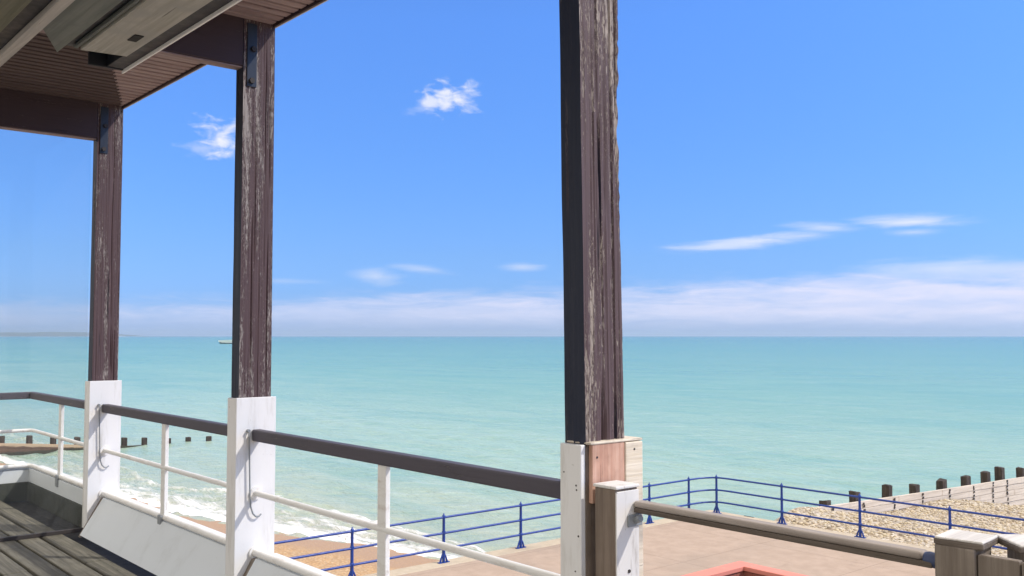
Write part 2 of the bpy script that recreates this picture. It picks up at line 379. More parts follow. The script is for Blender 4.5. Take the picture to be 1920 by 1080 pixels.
def sea_mat():
    m, t = mat('sea water')
    at = lambda n: t.new('ShaderNodeAttribute', attribute_name=n).outputs['Fac']
    s, f = at('s'), at('f')
    lg = t.m('DIVIDE', t.m('LOGARITHM', t.m('ADD', t.m('MAXIMUM', s, 0.), 1.), 10.), 4.)
    lg = t.m('ADD', lg, t.m('MULTIPLY', t.m('SUBTRACT', t.noise(scaled(t, .012, .03, 0), 1., 5, .6), .5), .14))
    lg = t.m('ADD', lg, t.m('MULTIPLY', t.m('SUBTRACT', t.noise(scaled(t, .0012, .004, 0), 1., 4, .6), .5), .10))
    col = t.ramp(lg, [(.10, (.44, .44, .33)), (.24, (.385, .46, .355)), (.37, (.31, .455, .365)), (.50, (.19, .375, .295)), (.66, (.135, .305, .255)), (.90, (.085, .215, .215))])
    st = t.noise(scaled(t, .10, .42, 0), 1., 5, .6); col = t.mix(t.ss(st, .5, .75, 0, .35), col, (.33, .45, .38))
    st2 = t.noise(scaled(t, .035, .11, 0), 1., 5, .65, .6); col = t.mix(t.ss(st2, .46, .66, 0, .35), col, (.12, .32, .30))
    st3 = t.noise(scaled(t, .5, 1.3, 0), 1., 5, .65, .5); col = t.mix(t.ss(st3, .52, .72, 0, .30), col, (.40, .50, .44))
    st4 = t.noise(scaled(t, .006, .014, 0), 1., 5, .6, .4); col = t.mix(t.ss(st4, .45, .68, 0, .35), col, (.11, .30, .27))
    px, py, pz = t.sep(t.pos)
    al = t.m('ADD', t.m('MULTIPLY', px, .65), t.m('MULTIPLY', py, .76)); ac = t.m('SUBTRACT', t.m('MULTIPLY', py, .65), t.m('MULTIPLY', px, .76))
    r1 = t.noise(t.comb(t.m('MULTIPLY', al, .28), t.m('MULTIPLY', ac, 1.15), 2.), 1., 5, .6, .7)
    r2 = t.noise(t.comb(t.m('MULTIPLY', al, .05), t.m('MULTIPLY', ac, .24), 7.), 1., 6, .66, .8)
    far = t.ss(s, 40., 160.)
    rip = t.m('ADD', t.m('MULTIPLY', r1, t.m('SUBTRACT', 1., t.m('MULTIPLY', far, .7))), t.m('MULTIPLY', r2, t.m('ADD', .35, t.m('MULTIPLY', far, .5))))
    col = t.mix(t.ss(rip,   .72, .88, 0, .27), col, (.50, .58, .54)); col = t.mix(t.ss(rip, .66, .50, 0, .20), col, (.085, .25, .23))  # ripple glints and dark troughs painted into the water colour
    # foam
    D = t.ramp(f, [(0., (.0,)*3), (.02, (.80,)*3), (.12, (.70,)*3), (.20, (.52,)*3), (.32, (.57,)*3), (.45, (.46,)*3), (.56, (.52,)*3), (.70, (.43,)*3), (.84, (.44,)*3), (.92, (.56,)*3), (.975, (.50,)*3), (1., (.0,)*3)])
    wob = t.vm('ADD', scaled(t, .55, 1.5, 0), t.vm('MULTIPLY', t.new('ShaderNodeTexNoise').outputs['Color'], (.0, .0, 0)))
    n1 = t.noise(wob, 1., 7, .68, 1.2); n2 = t.noise(scaled(t, 1.6, 3.2, 0), 1., 5, .65, .8); n0 = t.noise(scaled(t, .16, .3, 0), 1., 3)
    nn = t.m('ADD', t.m('ADD', t.m('MULTIPLY', n1, .62), t.m('MULTIPLY', n2, .38)), t.m('MULTIPLY', t.m('SUBTRACT', n0, .5), .25))
    fm = t.ss(t.m('SUBTRACT', t.m('ADD', nn, D), 1.0), -.09, .15)
    fm = t.m('MULTIPLY', t.m('MULTIPLY', fm, t.m('GREATER_THAN', f, .0)), t.m('MAXIMUM', t.ss(t.sep(t.pos)[0], -62., -44., .25, .9), t.ss(f, .35, .1)))
    # wind-blown flecks and faint lines far out
    wc = t.noise(scaled(t, .22, .9, 0), 1., 6, .7); fl = t.ss(wc, .72, .80, 0, .55)
    fl = t.m('MULTIPLY', fl, t.ss(s, 4., 20.))
    fm = t.m('MAXIMUM', fm, fl)
    col = t.mix(fm, col, (.86, .85, .87))
    fin(t, col, t.lin(fm, 0, 1, .25, .8), .21)
    b1 = t.noise(scaled(t, .45, 1.5, 0), 1., 6, .62, .4); b2 = t.noise(scaled(t, 1.8, 4.2, 0), 1., 4, .6)
    bump(t, t.m('ADD', t.m('ADD', t.m('MULTIPLY', t.m('ADD', b1, t.m('MULTIPLY', rip, .8)), 1.), t.m('MULTIPLY', b2, .3)), t.m('MULTIPLY', fm, .35)), .75, .34)
    return m
M['sea'] = sea_mat()
tag(link('sea', me, M['sea'], None, True), 'calm pale turquoise sea turning milky green towards the foam at the beach', 'sea', kind='structure')

# ------------------------------------------------------------------ headland far along the coast, left of the horizon
def headland():
    b = MB(); c0 = Vector((2.33, -2.42, 0)); rows = []
    fwd = Vector((-math.sin(.8642), math.cos(.8642), 0)); rt = Vector((math.cos(.8642), math.sin(.8642), 0))
    prof = [(-1.10, 70), (-.95, 62), (-.8, 55), (-.70, 44), (-.62, 40), (-.565, 38), (-.54, 37), (-.515, 33), (-.495, 29), (-.475, 30), (-.45, 35), (-.435, 34), (-.42, 30), (-.40, 25), (-.385, 17), (-.372, 8), (-.362, .5)]
    P = []
    for (q, h), (q2, h2) in zip(prof, prof[1:]):
        for k in range(4): P.append((q+(q2-q)*k/4, h+(h2-h)*k/4))
    P.append(prof[-1])
    D = 22000.
    for j, (dd, hh) in enumerate(((0, -.3), (40, .35), (160, .7), (450, .92), (800, 1.), (1300, .85), (1800, -.3))):
        row = []
        for i, (q, h) in enumerate(P):
            z = SZ-1 if hh < 0 else SZ + (h*3.1*hh)*(1+.12*mnoise.noise(Vector((q*60, j*.7, 0))))
            p = c0 + fwd*(D+dd) + rt*(q*1.08*(D+dd*.6))
            row.append(b.bm.verts.new((p.x, p.y, z)))
        rows.append(row)
    for r1, r2 in zip(rows, rows[1:]):
        for i in range(len(r1)-1): b.bm.faces.new((r1[i], r1[i+1], r2[i+1], r2[i]))
    tag(b.build('headland_hills', M['headland'], None, True), 'low hazy headland far off at the left end of the horizon', 'hills', kind='structure')
headland()

# ------------------------------------------------------------------ beaches
def beach_h(X, Y):
    s = shore(X)-Y
    z = SZ + np.where(s > 0, .135*s - .0016*s*s, .10*s)
    z = np.minimum(z, -4.35 + .0*s) + .05*vnoise(X, Y, .35, 31) + .02*vnoise(X, Y, 1.2, 32)
    return z
me, _, _ = grid_mesh('beach', np.concatenate([np.arange(-140, -60, 2.), np.arange(-60, -16.0, .4), [-16.05]]), np.concatenate([np.arange(-20, 2, 1.), np.arange(2, 30, .3)]), beach_h)
tag(link('beach', me, M['sand'], None, True), 'orange brown shingle beach sloping down to the foam', 'beach', kind='structure')
def shingle_h(X, Y):
    z = np.interp(Y, [20, 22, 23.7, 26.1, 29.1, 31.5, 33.6, 35.6, 37.2, 40.3, 43, 47, 60], [-4.35, -4.4, -4.42, -4.32, -4.74, -4.95, -4.9, -4.93, -5.25, -5.76, -6.3, -7.2, -9.])
    k = np.clip((X+15.3)/5, 0, 1); z = z + k*np.interp(Y, [20, 26, 32, 45], [.2, .12, .1, .0])
    z = z + .30*np.exp(-((X+15.5)/.9)**2)*np.exp(-((Y-25.0)/1.1)**2)
    drop = np.clip(-15.6-X, 0, 9); z = z - drop*1.1
    return z + .05*vnoise(X, Y, .5, 41) + .03*vnoise(X, Y, 1.4, 42)
def shx(): return np.concatenate([np.arange(-18.5, -4, .25), np.arange(-4, 60, 2.)])
me, _, _ = grid_mesh('shingle_bank', shx(), np.concatenate([np.arange(21.35, 48, .25), np.arange(48, 62, 2)]), shingle_h)
# the part seaward of the groyne line is held back by the planks
vv = np.empty(len(me.vertices)*3, np.float32); me.vertices.foreach_get('co', vv); vv = vv.reshape(-1, 3)
k = (vv[:, 0] < -15.55) & (vv[:, 1] > 26.2); vv[k, 2] = -8.5; me.vertices.foreach_set('co', vv.ravel())
tag(link('shingle_bank', me, M['shingle'], None, True), 'bank of pale yellow shingle heaped against the right hand groyne', 'shingle', kind='structure')
def pebbles(name, n, region, hf, smin, smax, m, label, keep=None):
    bm = bmesh.new(); bmesh.ops.create_icosphere(bm, subdivisions=1, radius=1.); bm.verts.ensure_lookup_table()
    bv = np.array([v.co[:] for v in bm.verts]); bf = np.array([[v.index for v in f.verts] for f in bm.faces]); bm.free()
    x = rng.uniform(region[0], region[1], n); y = rng.uniform(region[2], region[3], n)
    if keep is not None:
        k = keep(x, y); x, y = x[k], y[k]
    n = len(x); z = hf(x, y)
    r = smin + (smax-smin)*rng.power(.45, n)
    a = rng.uniform(0, 6.28, n); sx = r*rng.uniform(.8, 1.4, n); sy = r*rng.uniform(.7, 1.1, n); sz = r*rng.uniform(.4, .75, n)
    lump = 1+.18*rng.standard_normal((n, len(bv)))
    V = bv[None]*lump[..., None]*np.stack([sx, sy, sz], -1)[:, None]
    c, s = np.cos(a)[:, None], np.sin(a)[:, None]
    W = np.stack([V[..., 0]*c-V[..., 1]*s+x[:, None], V[..., 0]*s+V[..., 1]*c+y[:, None], V[..., 2]+(z+sz*.25)[:, None]], -1)
    F = (bf[None] + (np.arange(n)*len(bv))[:, None, None]).reshape(-1, 3)
    me = np_mesh(name, W.reshape(-1, 3), F)
    at = me.attributes.new('rnd', 'FLOAT', 'POINT'); at.data.foreach_set('value', np.repeat(rng.uniform(0, 1, n), len(bv)).astype(np.float32))
    tag(link(name, me, m, None, True), label, 'pebbles', kind='stuff')
pebbles('shingle_pebbles', 17000, (-15.45, -4, 21.4, 43), shingle_h, .025, .078, M['peb'], 'loose pale pebbles covering the shingle bank beside the right groyne', lambda x, y: (x < -15.45+(43-y)*.55+1.5))
pebbles('beach_pebbles', 9000, (-34, -16.3, 2, 17.5), beach_h, .02, .07, M['peb_o'], 'loose orange pebbles on the upper beach behind the blue railing', lambda x, y: (beach_h(x, y) > -6.1+.35*vnoise(x, y, .3, 77)))

# ------------------------------------------------------------------ ground, promenade and sea wall
b = MB(); b.box(-400, 400, -400, .4, -4.6, -4.05)
tag(b.build('ground', M['ground'], None), 'plain ground of the town behind the terrace', 'ground', kind='structure')
b = MB(); b.box(-15.72, 40, .4, 20.93, -4.4, PZ, 0)
tag(b.build('promenade', M['prom'], None), 'pinkish beige concrete promenade between the terrace and the blue railing', 'promenade', kind='structure')
sw = thing('sea_wall', (-16, 10, -7.5), 'pale concrete sea wall edging the promenade under the blue railing', 'wall')
b = MB(); b.box(-16.22, -15.72, .4, 21.43, PZ-.28, PZ+.012, .02); b.box(-15.72, 40, 20.93, 21.43, PZ-.28, PZ+.0125, .02)
b.build('coping', M['coping'], sw)
b = MB(); b.box(-16.12, -15.72, .4, 21.33, -9, PZ-.28); b.box(-15.72, 40, 20.93, 21.33, -9, PZ-.2805); b.build('wall_face', M['coping'], sw)
b = MB(); b.box(-14.92, -14.58, 21.355, 21.40, PZ+.0, PZ+.02); b.build('drain_slot', M['dark'], sw)

# red walled opening on the promenade
st = thing('stairwell_wall', (-9.4, 13.6, PZ), 'low salmon red wall with a flat coping round a sunken opening', 'wall')
X0, Y1, ZT, WD = -9.41, 13.61, -3.0, .34
b = MB(); b.box(X0, X0+WD, 7.5, Y1, ZT-.09, ZT, .012); b.box(X0+WD, -4.5, Y1-WD, Y1, ZT-.09, ZT-.001, .012); b.build('coping', M['red'], st)
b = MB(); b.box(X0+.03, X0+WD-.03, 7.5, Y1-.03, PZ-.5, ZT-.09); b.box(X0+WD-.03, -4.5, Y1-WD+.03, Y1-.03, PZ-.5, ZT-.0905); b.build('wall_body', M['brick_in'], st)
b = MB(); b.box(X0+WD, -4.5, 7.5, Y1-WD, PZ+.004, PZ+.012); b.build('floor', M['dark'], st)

# ------------------------------------------------------------------ blue railing
RB = thing('seafront_railing', (-16, 20, PZ), 'long blue painted metal railing with three bars along the promenade edge', 'railing')
path = [(-16, y) for y in (2.0, 8, 14, 20.3)] + [(-15.985, 20.6), (-15.93, 20.85), (-15.82, 21.05), (-15.65, 21.17), (-15.4, 21.2)] + [(x, 21.2) for x in (-10, 0, 12, 30)]
for h in (1.07, .70, .34):
    b = MB(); b.tube([(x, y, PZ+h) for x, y in path], .027, 10); b.build('rail', M['blue'], RB, True)
def rail_post(x, y, dx, dy):
    b = MB(); z = PZ
    b.lathe([(.0, .055), (.012, .055), (.013, .036), (.16, .036), (.2, .040), (.30, .040), (.31, .048), (.34, .052), (.37, .048), (.38, .037), (.66, .036), (.665, .043), (.70, .047), (.735, .043), (.74, .034), (1.02, .032), (1.035, .040), (1.07, .043), (1.105, .036), (1.12, .02), (1.15, .012), (1.16, .004)], (x, y, z+.012), 12)
    o = b.build('railing_post', M['blue'], RB, True)
    b = MB()
    for sg in (-1, 1):
        b.tube([(x+dx*sg*.105, y+dy*sg*.105, z+.014), (x+dx*sg*.07, y+dy*sg*.07, z+.13), (x, y, z+.27)], [.026, .021, .018], 8)
        b.box(x+dx*sg*.105-.045, x+dx*sg*.105+.045, y+dy*sg*.105-.045, y+dy*sg*.105+.045, z+.013, z+.03)
    b.build('foot_brace', M['blue'], o, True)
for y in (3.7, 6.15, 8.62, 11.11, 13.52, 15.95, 18.39, 20.15): rail_post(-16, y, 0, 1)
for x in (-15.72, -13.5, -11.1, -8.7, -6.3, -3.9, -1.5): rail_post(x, 21.11 if x < -15.6 else 21.2, 1, 0)

# ------------------------------------------------------------------ groynes
G = thing('timber_groyne', (-15.6, 30, -6.9), 'bleached timber groyne with dark square piles beside the pale shingle bank', 'groyne', 'timber groynes on the beach')
def gtop(y): return float(np.interp(y, [24, 28.5, 36.7, 43, 60], [-4.17, -4.36, -4.65, -4.84, -5.6]))
pil = [27.35, 29.35, 31.5, 33.7, 35.95, 38.1, 39.95, 41.4, 43.6, 45.7, 47.8, 50.0, 52.1]
ptop = [-4.13, -4.08, -4.09, -4.21, -4.27, -4.30, -4.36, -4.30, -4.45, -4.55, -4.65, -4.8, -4.9]
for y, z in zip(pil, ptop):
    b = MB(); wq = random.uniform(.16, .21); b.box(-16.02, -15.74, y-wq, y+wq, -9, z+random.uniform(-.05, .05), .03, 2)
    bmesh.ops.subdivide_edges(b.bm, edges=b.bm.edges[:], cuts=4); b.jitter(.06, 3.7)
    ln = random.uniform(-.035, .035); tp = random.uniform(-.12, .12)
    for v_ in b.bm.verts:
        v_.co.y += ln*(v_.co.z+6)
        if v_.co.z > z-.12: v_.co.z += tp*(v_.co.y-y) - .1*random.random()*abs(v_.co.y-y)
    b.build('pile', M['pile'], G)
for r in range(9):
    b = MB(); y0 = 24.7 + random.uniform(-.3, .25) if r > 0 else 25.0
    n = 10; yy = np.linspace(y0, 56, n)
    for a, c in zip(yy, yy[1:]):
        o1 = .018*math.sin(r*2.3+a*.2) ; t1, t2 = gtop(a)-r*.245, gtop(c)-r*.245
        b.hexa([(-15.70+o1, a, t1-.228), (-15.58+o1, a, t1-.228), (-15.58+o1, c, t2-.228), (-15.70+o1, c, t2-.228), (-15.70+o1, a, t1), (-15.58+o1, a, t1), (-15.58+o1, c, t2), (-15.70+o1, c, t2)])
    bmesh.ops.remove_doubles(b.bm, verts=b.bm.verts[:], dist=.0005)
    b.build('plank', M['plank_pale'], G)
for y in pil[:10]:
    zt = gtop(y)
    for r in range(5):
        for k in range(2):
            b = MB()
            zc = zt-.06-r*.245-k*.1+random.uniform(-.03, .03); yc = y+random.uniform(-.05, .05)
            b.box(-15.565, -15.54, yc-random.uniform(.03, .07), yc+random.uniform(.03, .07), zc-random.uniform(.03, .06), zc+.04, .008, 1)
            b.build('iron_bolt', M['bolt'], G)
L = thing('timber_groyne', (-72, 20, SZ), 'low dark wet timber groyne running out into the surf at far left', 'groyne', 'timber groynes on the beach')
def ltop(y): return float(np.interp(y, [2, 8, 13.9, 19.2, 21.5, 30], [-4.9, -5.5, -6.0, -6.5, -6.78, -7.1]))
for r in range(4):
    b = MB(); yy = np.linspace(2, 24.5, 12)
    for a, c in zip(yy, yy[1:]):
        t1, t2 = ltop(a)-r*.33, ltop(c)-r*.33; o1 = .02*math.sin(r*3.)
        b.hexa([(-72.05+o1, a, t1-.32), (-71.82+o1, a, t1-.32), (-71.82+o1, c, t2-.32), (-72.05+o1, c, t2-.32), (-72.05+o1, a, t1), (-71.82+o1, a, t1), (-71.82+o1, c, t2), (-72.05+o1, c, t2)])
    bmesh.ops.remove_doubles(b.bm, verts=b.bm.verts[:], dist=.0005); b.build('plank', M['groyne_wet'], L)
for y, z in [(4.6, -4.7), (6.9, -4.9), (9.2, -5.1), (11.6, -5.3), (14.0, -5.53), (15.8, -5.62), (17.4, -5.85), (19.05, -5.95), (22.45, -6.24), (23.95, -6.32), (25.8, -6.48), (27.4, -6.5), (29.1, -6.58)]:
    b = MB(); b.box(-72.4, -72.06, y-.19, y+.19, -9, z, .04, 2); bmesh.ops.subdivide_edges(b.bm, edges=b.bm.edges[:], cuts=2); b.jitter(.05, 2.7); b.build('pile', M['pile'], L)

# ------------------------------------------------------------------ boat on the horizon
def boat():
    c = Vector((-985, 428, SZ)) + Vector((.649, .761, 0))*15; rt = Vector((.649, .761, 0)); fw = Vector((-.761, .649, 0))
    o = thing('motor_boat', c, 'white boat with a raked bow far out near the horizon', 'boat')
    def loft(secs, name, m):
        b = MB(); rings = []
        for x, wdt, z0, z1 in secs:
            rings.append([b.bm.verts.new(c+rt*x+fw*(wdt*k)+Vector((0, 0, z*.85))) for k, z in ((-.7, z0), (-1, z1), (1, z1), (.7, z0))])
        for q, r in zip(rings, rings[1:]):
            for k in range(4): b.bm.faces.new((q[k], q[(k+1) % 4], r[(k+1) % 4], r[k]))
        b.bm.faces.new(rings[0]); b.bm.faces.new(rings[-1][::-1]); b.build(name, m, o)
    loft([(-19, .1, 2.9, 4.3), (-15, 1.6, 1.5, 4.5), (-9, 3., 1.0, 4.9), (0, 3.6, .9, 5.2), (12, 3.4, .9, 5.0), (18, 3.0, 1.0, 5.0)], 'hull', M['hull'])
    loft([(-17.6, .1, -.3, 2.7), (-14, 1.2, -.5, 1.5), (-8, 2.6, -.5, 1.0), (17.5, 2.9, -.5, .95)], 'keel', M['boot'])
    loft([(-4, 1.8, 5.1, 5.3), (-2, 2.2, 5.1, 7.2), (8, 2.4, 5.1, 7.6), (11, 2.2, 5.0, 6.9)], 'cabin', M['hull'])
    loft([(-3.0, 2.32, 5.7, 6.5), (8.5, 2.52, 5.8, 6.7)], 'window', M['boot'])
boat()

# ------------------------------------------------------------------ terrace floor
b = MB(); b.box(-7.9, 3.3, -2.9, -.02, -.5, -.045); b.box(-7.7, 3.1, -2.7, -.25, -3.9, -.5)
tag(b.build('terrace_base', M['dark'], None), 'dark supporting base under the terrace boards', 'floor', kind='structure')
b = MB(); y = -.275
while y > -2.88:
    x = -7.85+random.uniform(0, 1.2) - 1.2
    while x < 3.25:
        L_ = random.choice((1.8, 2.4, 3.0, 3.6)); xa, xb = max(x, -7.86), min(x+L_, 3.27)
        if xb-xa > .05:
            dz = random.uniform(-.003, .003); b.box(xa+.002, xb-.002, y-.145, y, -.04, dz, .007, 2)
        x += L_
    y -= .165
tag(b.build('deck', M['deck'], None), 'weathered olive grey timber deck boards of the terrace', 'deck', kind='structure')

# ------------------------------------------------------------------ posts
def weathered(x0, x1, y0, y1, z0, z1, lean=(0, 0), groove=.003, seed=0, chip=0., n=(9, 44), nz=420, splits=()):
    r = np.random.default_rng(seed); per = []
    for i in range(n[0]): per.append((x0+(x1-x0)*i/n[0], y0, 0, -1))
    for i in range(n[1]): per.append((x1, y0+(y1-y0)*i/n[1], 1, 0))
    for i in range(n[0]): per.append((x1-(x1-x0)*i/n[0], y1, 0, 1))
    for i in range(n[1]): per.append((x0, y1-(y1-y0)*i/n[1], -1, 0))
    per = np.array(per); N = len(per); zs = np.linspace(z0, z1, nz); ti = np.arange(N)
    tt = np.tile(ti, (nz, 1)).astype(float); zz = np.tile(zs[:, None], (1, N))
    d = groove*.5*vnoise(tt*.7+seed*13, zz*.9, 1., seed) + groove*.35*vnoise(tt*1.2, zz*4, 1., seed+1)
    for k in range(9):                                   # drying checks: narrow vertical splits
        c = r.uniform(0, N); za = r.uniform(z0-.3, z1-.2); ln = r.uniform(.3, 1.1); wob = r.uniform(-.6, .6)
        a = np.exp(-((tt-c-wob*np.sin(zz*2.2))/.8)**2)*np.clip(1-np.abs((zz-za-ln/2)/(ln/2))**4, 0, 1)
        d -= groove*2.2*a
    for fr, za, zb, dep, wd in splits:                   # long open splits down the sunny face
        c = n[0]+fr*n[1] + 1.1*vnoise(zz*1.3, zz*0+fr*9, 1., seed+7) + .5*vnoise(zz*6, zz*0+fr*5, 1., seed+8)
        d -= dep*np.exp(-((tt-c)/wd)**4)*np.clip((zz-za)*9, 0, 1)*np.clip((zb-zz)*9, 0, 1)*(.75+.4*vnoise(zz*2.2, zz*0+fr, 1., seed+9))
    px = per[:, 0][None]+per[:, 2][None]*d; py = per[:, 1][None]+per[:, 3][None]*d
    if chip:                                             # splintered outer corner
        ce = n[0]+n[1]; a = np.exp(-((tt-ce)/3.2)**2)
        bite = np.clip(vnoise(zz*2.3, zz*0+seed, 1., seed+4)*.5+.45*vnoise(zz*14, zz*0+3, 1., seed+5)+.35*vnoise(zz*41, zz*0+5, 1., seed+6)+.12, -.4, 1)*np.clip((zz-1.7)/.6, .12, 1)
        py = py - chip*a*bite; px = px - .4*chip*a*bite
    px = px + lean[0]*(zz-z0); py = py + lean[1]*(zz-z0)
    v = np.stack([px, py, zz], -1).reshape(-1, 3); i = np.arange(nz*N).reshape(nz, N); j = np.roll(i, -1, 1)
    q = np.stack([i[:-1], j[:-1], j[1:], i[1:]], -1).reshape(-1, 4)
    me = np_mesh('post_shaft', v, q)
    return me
PX = [0., -2.7563, -5.3858]
GP = 'brown timber posts along the terrace balustrade'
def shaft(i, parent, m, **kw):
    me = weathered(PX[i]-.0976, PX[i], -.0968, .0968, 1.05, 3.325 if i else 3.325, seed=20+i, **kw)
    o = link('post_shaft', me, m, parent, False)
    me.polygons.foreach_set('use_smooth', [True]*len(me.polygons)); me.set_sharp_from_angle(angle=math.radians(30)); return o
P2 = thing('timber_post', (PX[1], 0, 0), 'middle dark brown peeling post with steel bracket and boxed white base', 'post', GP)
P1 = thing('timber_post', (PX[2], 0, 0), 'farthest and smallest brown peeling post with boxed white base, at left', 'post', GP)
P3 = thing('timber_post', (PX[0], 0, 0), 'large splintered brown post in front, its base half stripped to bare pink timber', 'post', GP)
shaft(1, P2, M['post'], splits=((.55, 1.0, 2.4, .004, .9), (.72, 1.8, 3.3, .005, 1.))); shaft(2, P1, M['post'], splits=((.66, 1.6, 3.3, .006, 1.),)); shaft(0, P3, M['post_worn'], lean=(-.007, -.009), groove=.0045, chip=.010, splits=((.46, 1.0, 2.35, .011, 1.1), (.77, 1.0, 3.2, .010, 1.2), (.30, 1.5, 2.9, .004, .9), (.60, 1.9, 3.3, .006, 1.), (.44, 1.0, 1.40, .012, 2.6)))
E_ = .0233
for i, P in ((1, P2), (2, P1)):
    x1 = PX[i]+E_; x0 = x1-.119; zt = 1.1527
    b = MB(); b.box(x0, x1-.0165, -.12, -.1, .0, zt-.003, .0025); b.build('front_board', M['white'], P)
    b = MB(); b.box(x1-.016, x1, -.1202, .1202, .0, zt, .0025); b.box(x0+.001, x0+.016, -.0998, .12, 0, zt-.002); b.box(x0+.016, x1-.016, .1, .1201, 0, zt-.001, .002); b.build('base_cladding', M['white'], P)
    b = MB(); b.box(x0+.014, x1-.014, -.1, .1, zt-.03, zt-.006); b.build('cladding_top', M['white'], P)
    b = MB(); hx = x1+.018; pts = [(hx, -.052, .975), (hx, -.05, .90), (hx, -.045, .75), (hx, -.041, .60), (hx, -.036, .545), (hx, -.022, .505), (hx-.001, -.004, .487), (hx-.002, .014, .485), (hx-.006, .03, .496)]
    b.tube(pts, .0048, 8); b.tube([(x1, -.052, .968), (hx+.004, -.052, .968)], .009, 8); b.build('hook', M['galv'], P, True)
    for zz in (.615, .284):
        b = MB(); b.tube([(x1, 0, zz), (x1+.012, 0, zz)], .036, 14); b.build('rail_flange', M['white_rail'], P, True)
    # steel strap from the beam down the sunny face of the post
    b = MB(); b.box(PX[i], PX[i]+.007, -.078, -.018, 2.93, 3.30, .002, 1); br = b.build('bracket', M['steel'], P)
    for yb, zb in ((-.05, 2.965), (-.04, 3.15)):
        b = MB(); b.tube([(PX[i]+.007, yb, zb), (PX[i]+.022, yb, zb)], .017, 6); b.build('bolt', M['bolt'], br)
# front post's base: white board, dark gap, bare pink board, cream board
x1 = .0233; x0 = x1-.125
b = MB(); b.box(x0, x1-.022, -.122, -.1, 0, 1.128, .003); b.build('front_board', M['white'], P3)
for xx, zz in ((x0+.082, .975), (x0+.08, .99), (x0+.09, .82), (x0+.014, .56), (x0+.02, 1.03), (x0+.075, .70), (x0+.03, .60)):
    b = MB(); b.tube([(xx, -.122, zz), (xx, -.1235, zz)], random.uniform(.0022, .004), 8); b.build('screw', M['bolt'], P3)
b = MB(); b.box(x1-.05, x1-.018, -.1, .155, 0, 1.118); b.build('core', M['newel_brown'], P3)
b = MB(); b.box(x1-.018, x1, -.088, .072, .93, 1.128, .002); b.build('bare_board', M['bare_pink'], P3)
b = MB(); b.box(x1-.02, x1+.004, .074, .163, 0, 1.126, .004, 2); b.build('end_block', M['bare_cream'], P3)
b = MB(); b.box(x0-.002, x1+.003, -.0985, .164, 1.1285, 1.137, .003); b.build('cladding_top', M['bare_cream'], P3)
for yy, zz in ((-.066, 1.085), (.118, 1.10)):
    b = MB(); b.tube([(x1, yy, zz), (x1+.0015+(.004 if yy > 0 else 0), yy, zz)], .004, 8); b.build('nail', M['bolt'], P3)

# ------------------------------------------------------------------ balustrade bays
GB = 'balustrade bays between the posts'
def wedge_panel(b, xa, xb, yt, yb, z0, z1, th):
    b.hexa([(xa, yb-th, z0), (xb, yb-th, z0), (xb, yb, z0), (xa, yb, z0), (xa, yt-th, z1), (xb, yt-th, z1), (xb, yt, z1), (xa, yt, z1)])
def bay(xa, xb, xs_, label, leaning=True, corner=False):
    o = thing('balustrade', ((xa+xb)/2, 0, 0), label, 'balustrade', GB)
    Xc, Yr = -7.47, -2.6
    b = MB(); b.box(xa, xb, -.028, .028, .908, .973, .009, 3)
    if corner: b.box(xa-.054, xa+.0, Yr, .026, .9083, .9727, .009, 3)
    b.build('top_rail', M['rail_brown'], o)
    b = MB(); b.tube(([(Xc, Yr, .615), (Xc, -.06, .615), (Xc+.015, -.02, .615), (Xc+.06, 0, .615)] if corner else [(xa, 0, .615)]) + [(xb, 0, .615)], .0165, 12); b.build('mid_rail', M['white_rail'], o, True)
    b = MB(); b.tube(([(Xc, Yr, .285), (Xc, -.06, .285), (Xc+.015, -.02, .285), (Xc+.06, 0, .285)] if corner else [(xa, 0, .285)]) + [(xb, 0, .285)], .021, 12); b.build('bottom_rail', M['white_rail'], o, True)
    for x in xs_:
        b = MB(); b.box(x-.035, x+.035, -.013, .013, .285, .908, .004); b.build('stanchion', M['white_rail'], o)
        b = MB(); b.box(x-.03, x+.03, -.034, -.013, .20, .30, .006); b.build('foot_clip', M['galv'], o)
    b = MB(); b.box(xa, xb, .004, .135, .243, .262, .004); 
    if corner: b.box(xa-.11, xa, Yr, .13, .2431, .2618, .004)
    b.build('ledge', M['white'], o)
    if leaning:
        b = MB(); wedge_panel(b, xa+.056, xb-.03, 0, -.165, .0, .262, .02); b.build('panel', M['panel'], o)
        b = MB(); wedge_panel(b, xa+.004, xa+.050, .002, -.163, -.02, .258, .018); b.build('end_strip', M['grey_wood'], o)
        b = MB(); wedge_panel(b, xb-.026, xb-.004, .0, -.16, -.02, .255, .012); b.build('end_strip', M['grey_wood'], o)
    else:
        b = MB(); b.box(xa, xb, -.02, .0, .135, .262, .003); b.box(xa-.02, xa, Yr, 0, .1351, .2619, .003); b.build('panel', M['panel'], o)
        b = MB(); b.box(xa, xb, -.035, .0, -.04, .135, .003); b.box(xa-.02, xa+.015, Yr, 0, -.0402, .1349, .003); b.build('skirting', M['skirt'], o)
    return o
e1 = E_; e0 = E_-.119
bay(PX[1]+e1, -.105, (-1.41,), 'nearest balustrade bay with dark handrail between middle and front posts')
bay(PX[2]+e1, PX[1]+e0, (-4.11,), 'second balustrade bay, between the middle post and the farthest left post')
bay(-7.47, PX[2]+e0, (-6.53,), 'farthest balustrade bay, turning the terrace corner beyond the left post', leaning=False, corner=True)

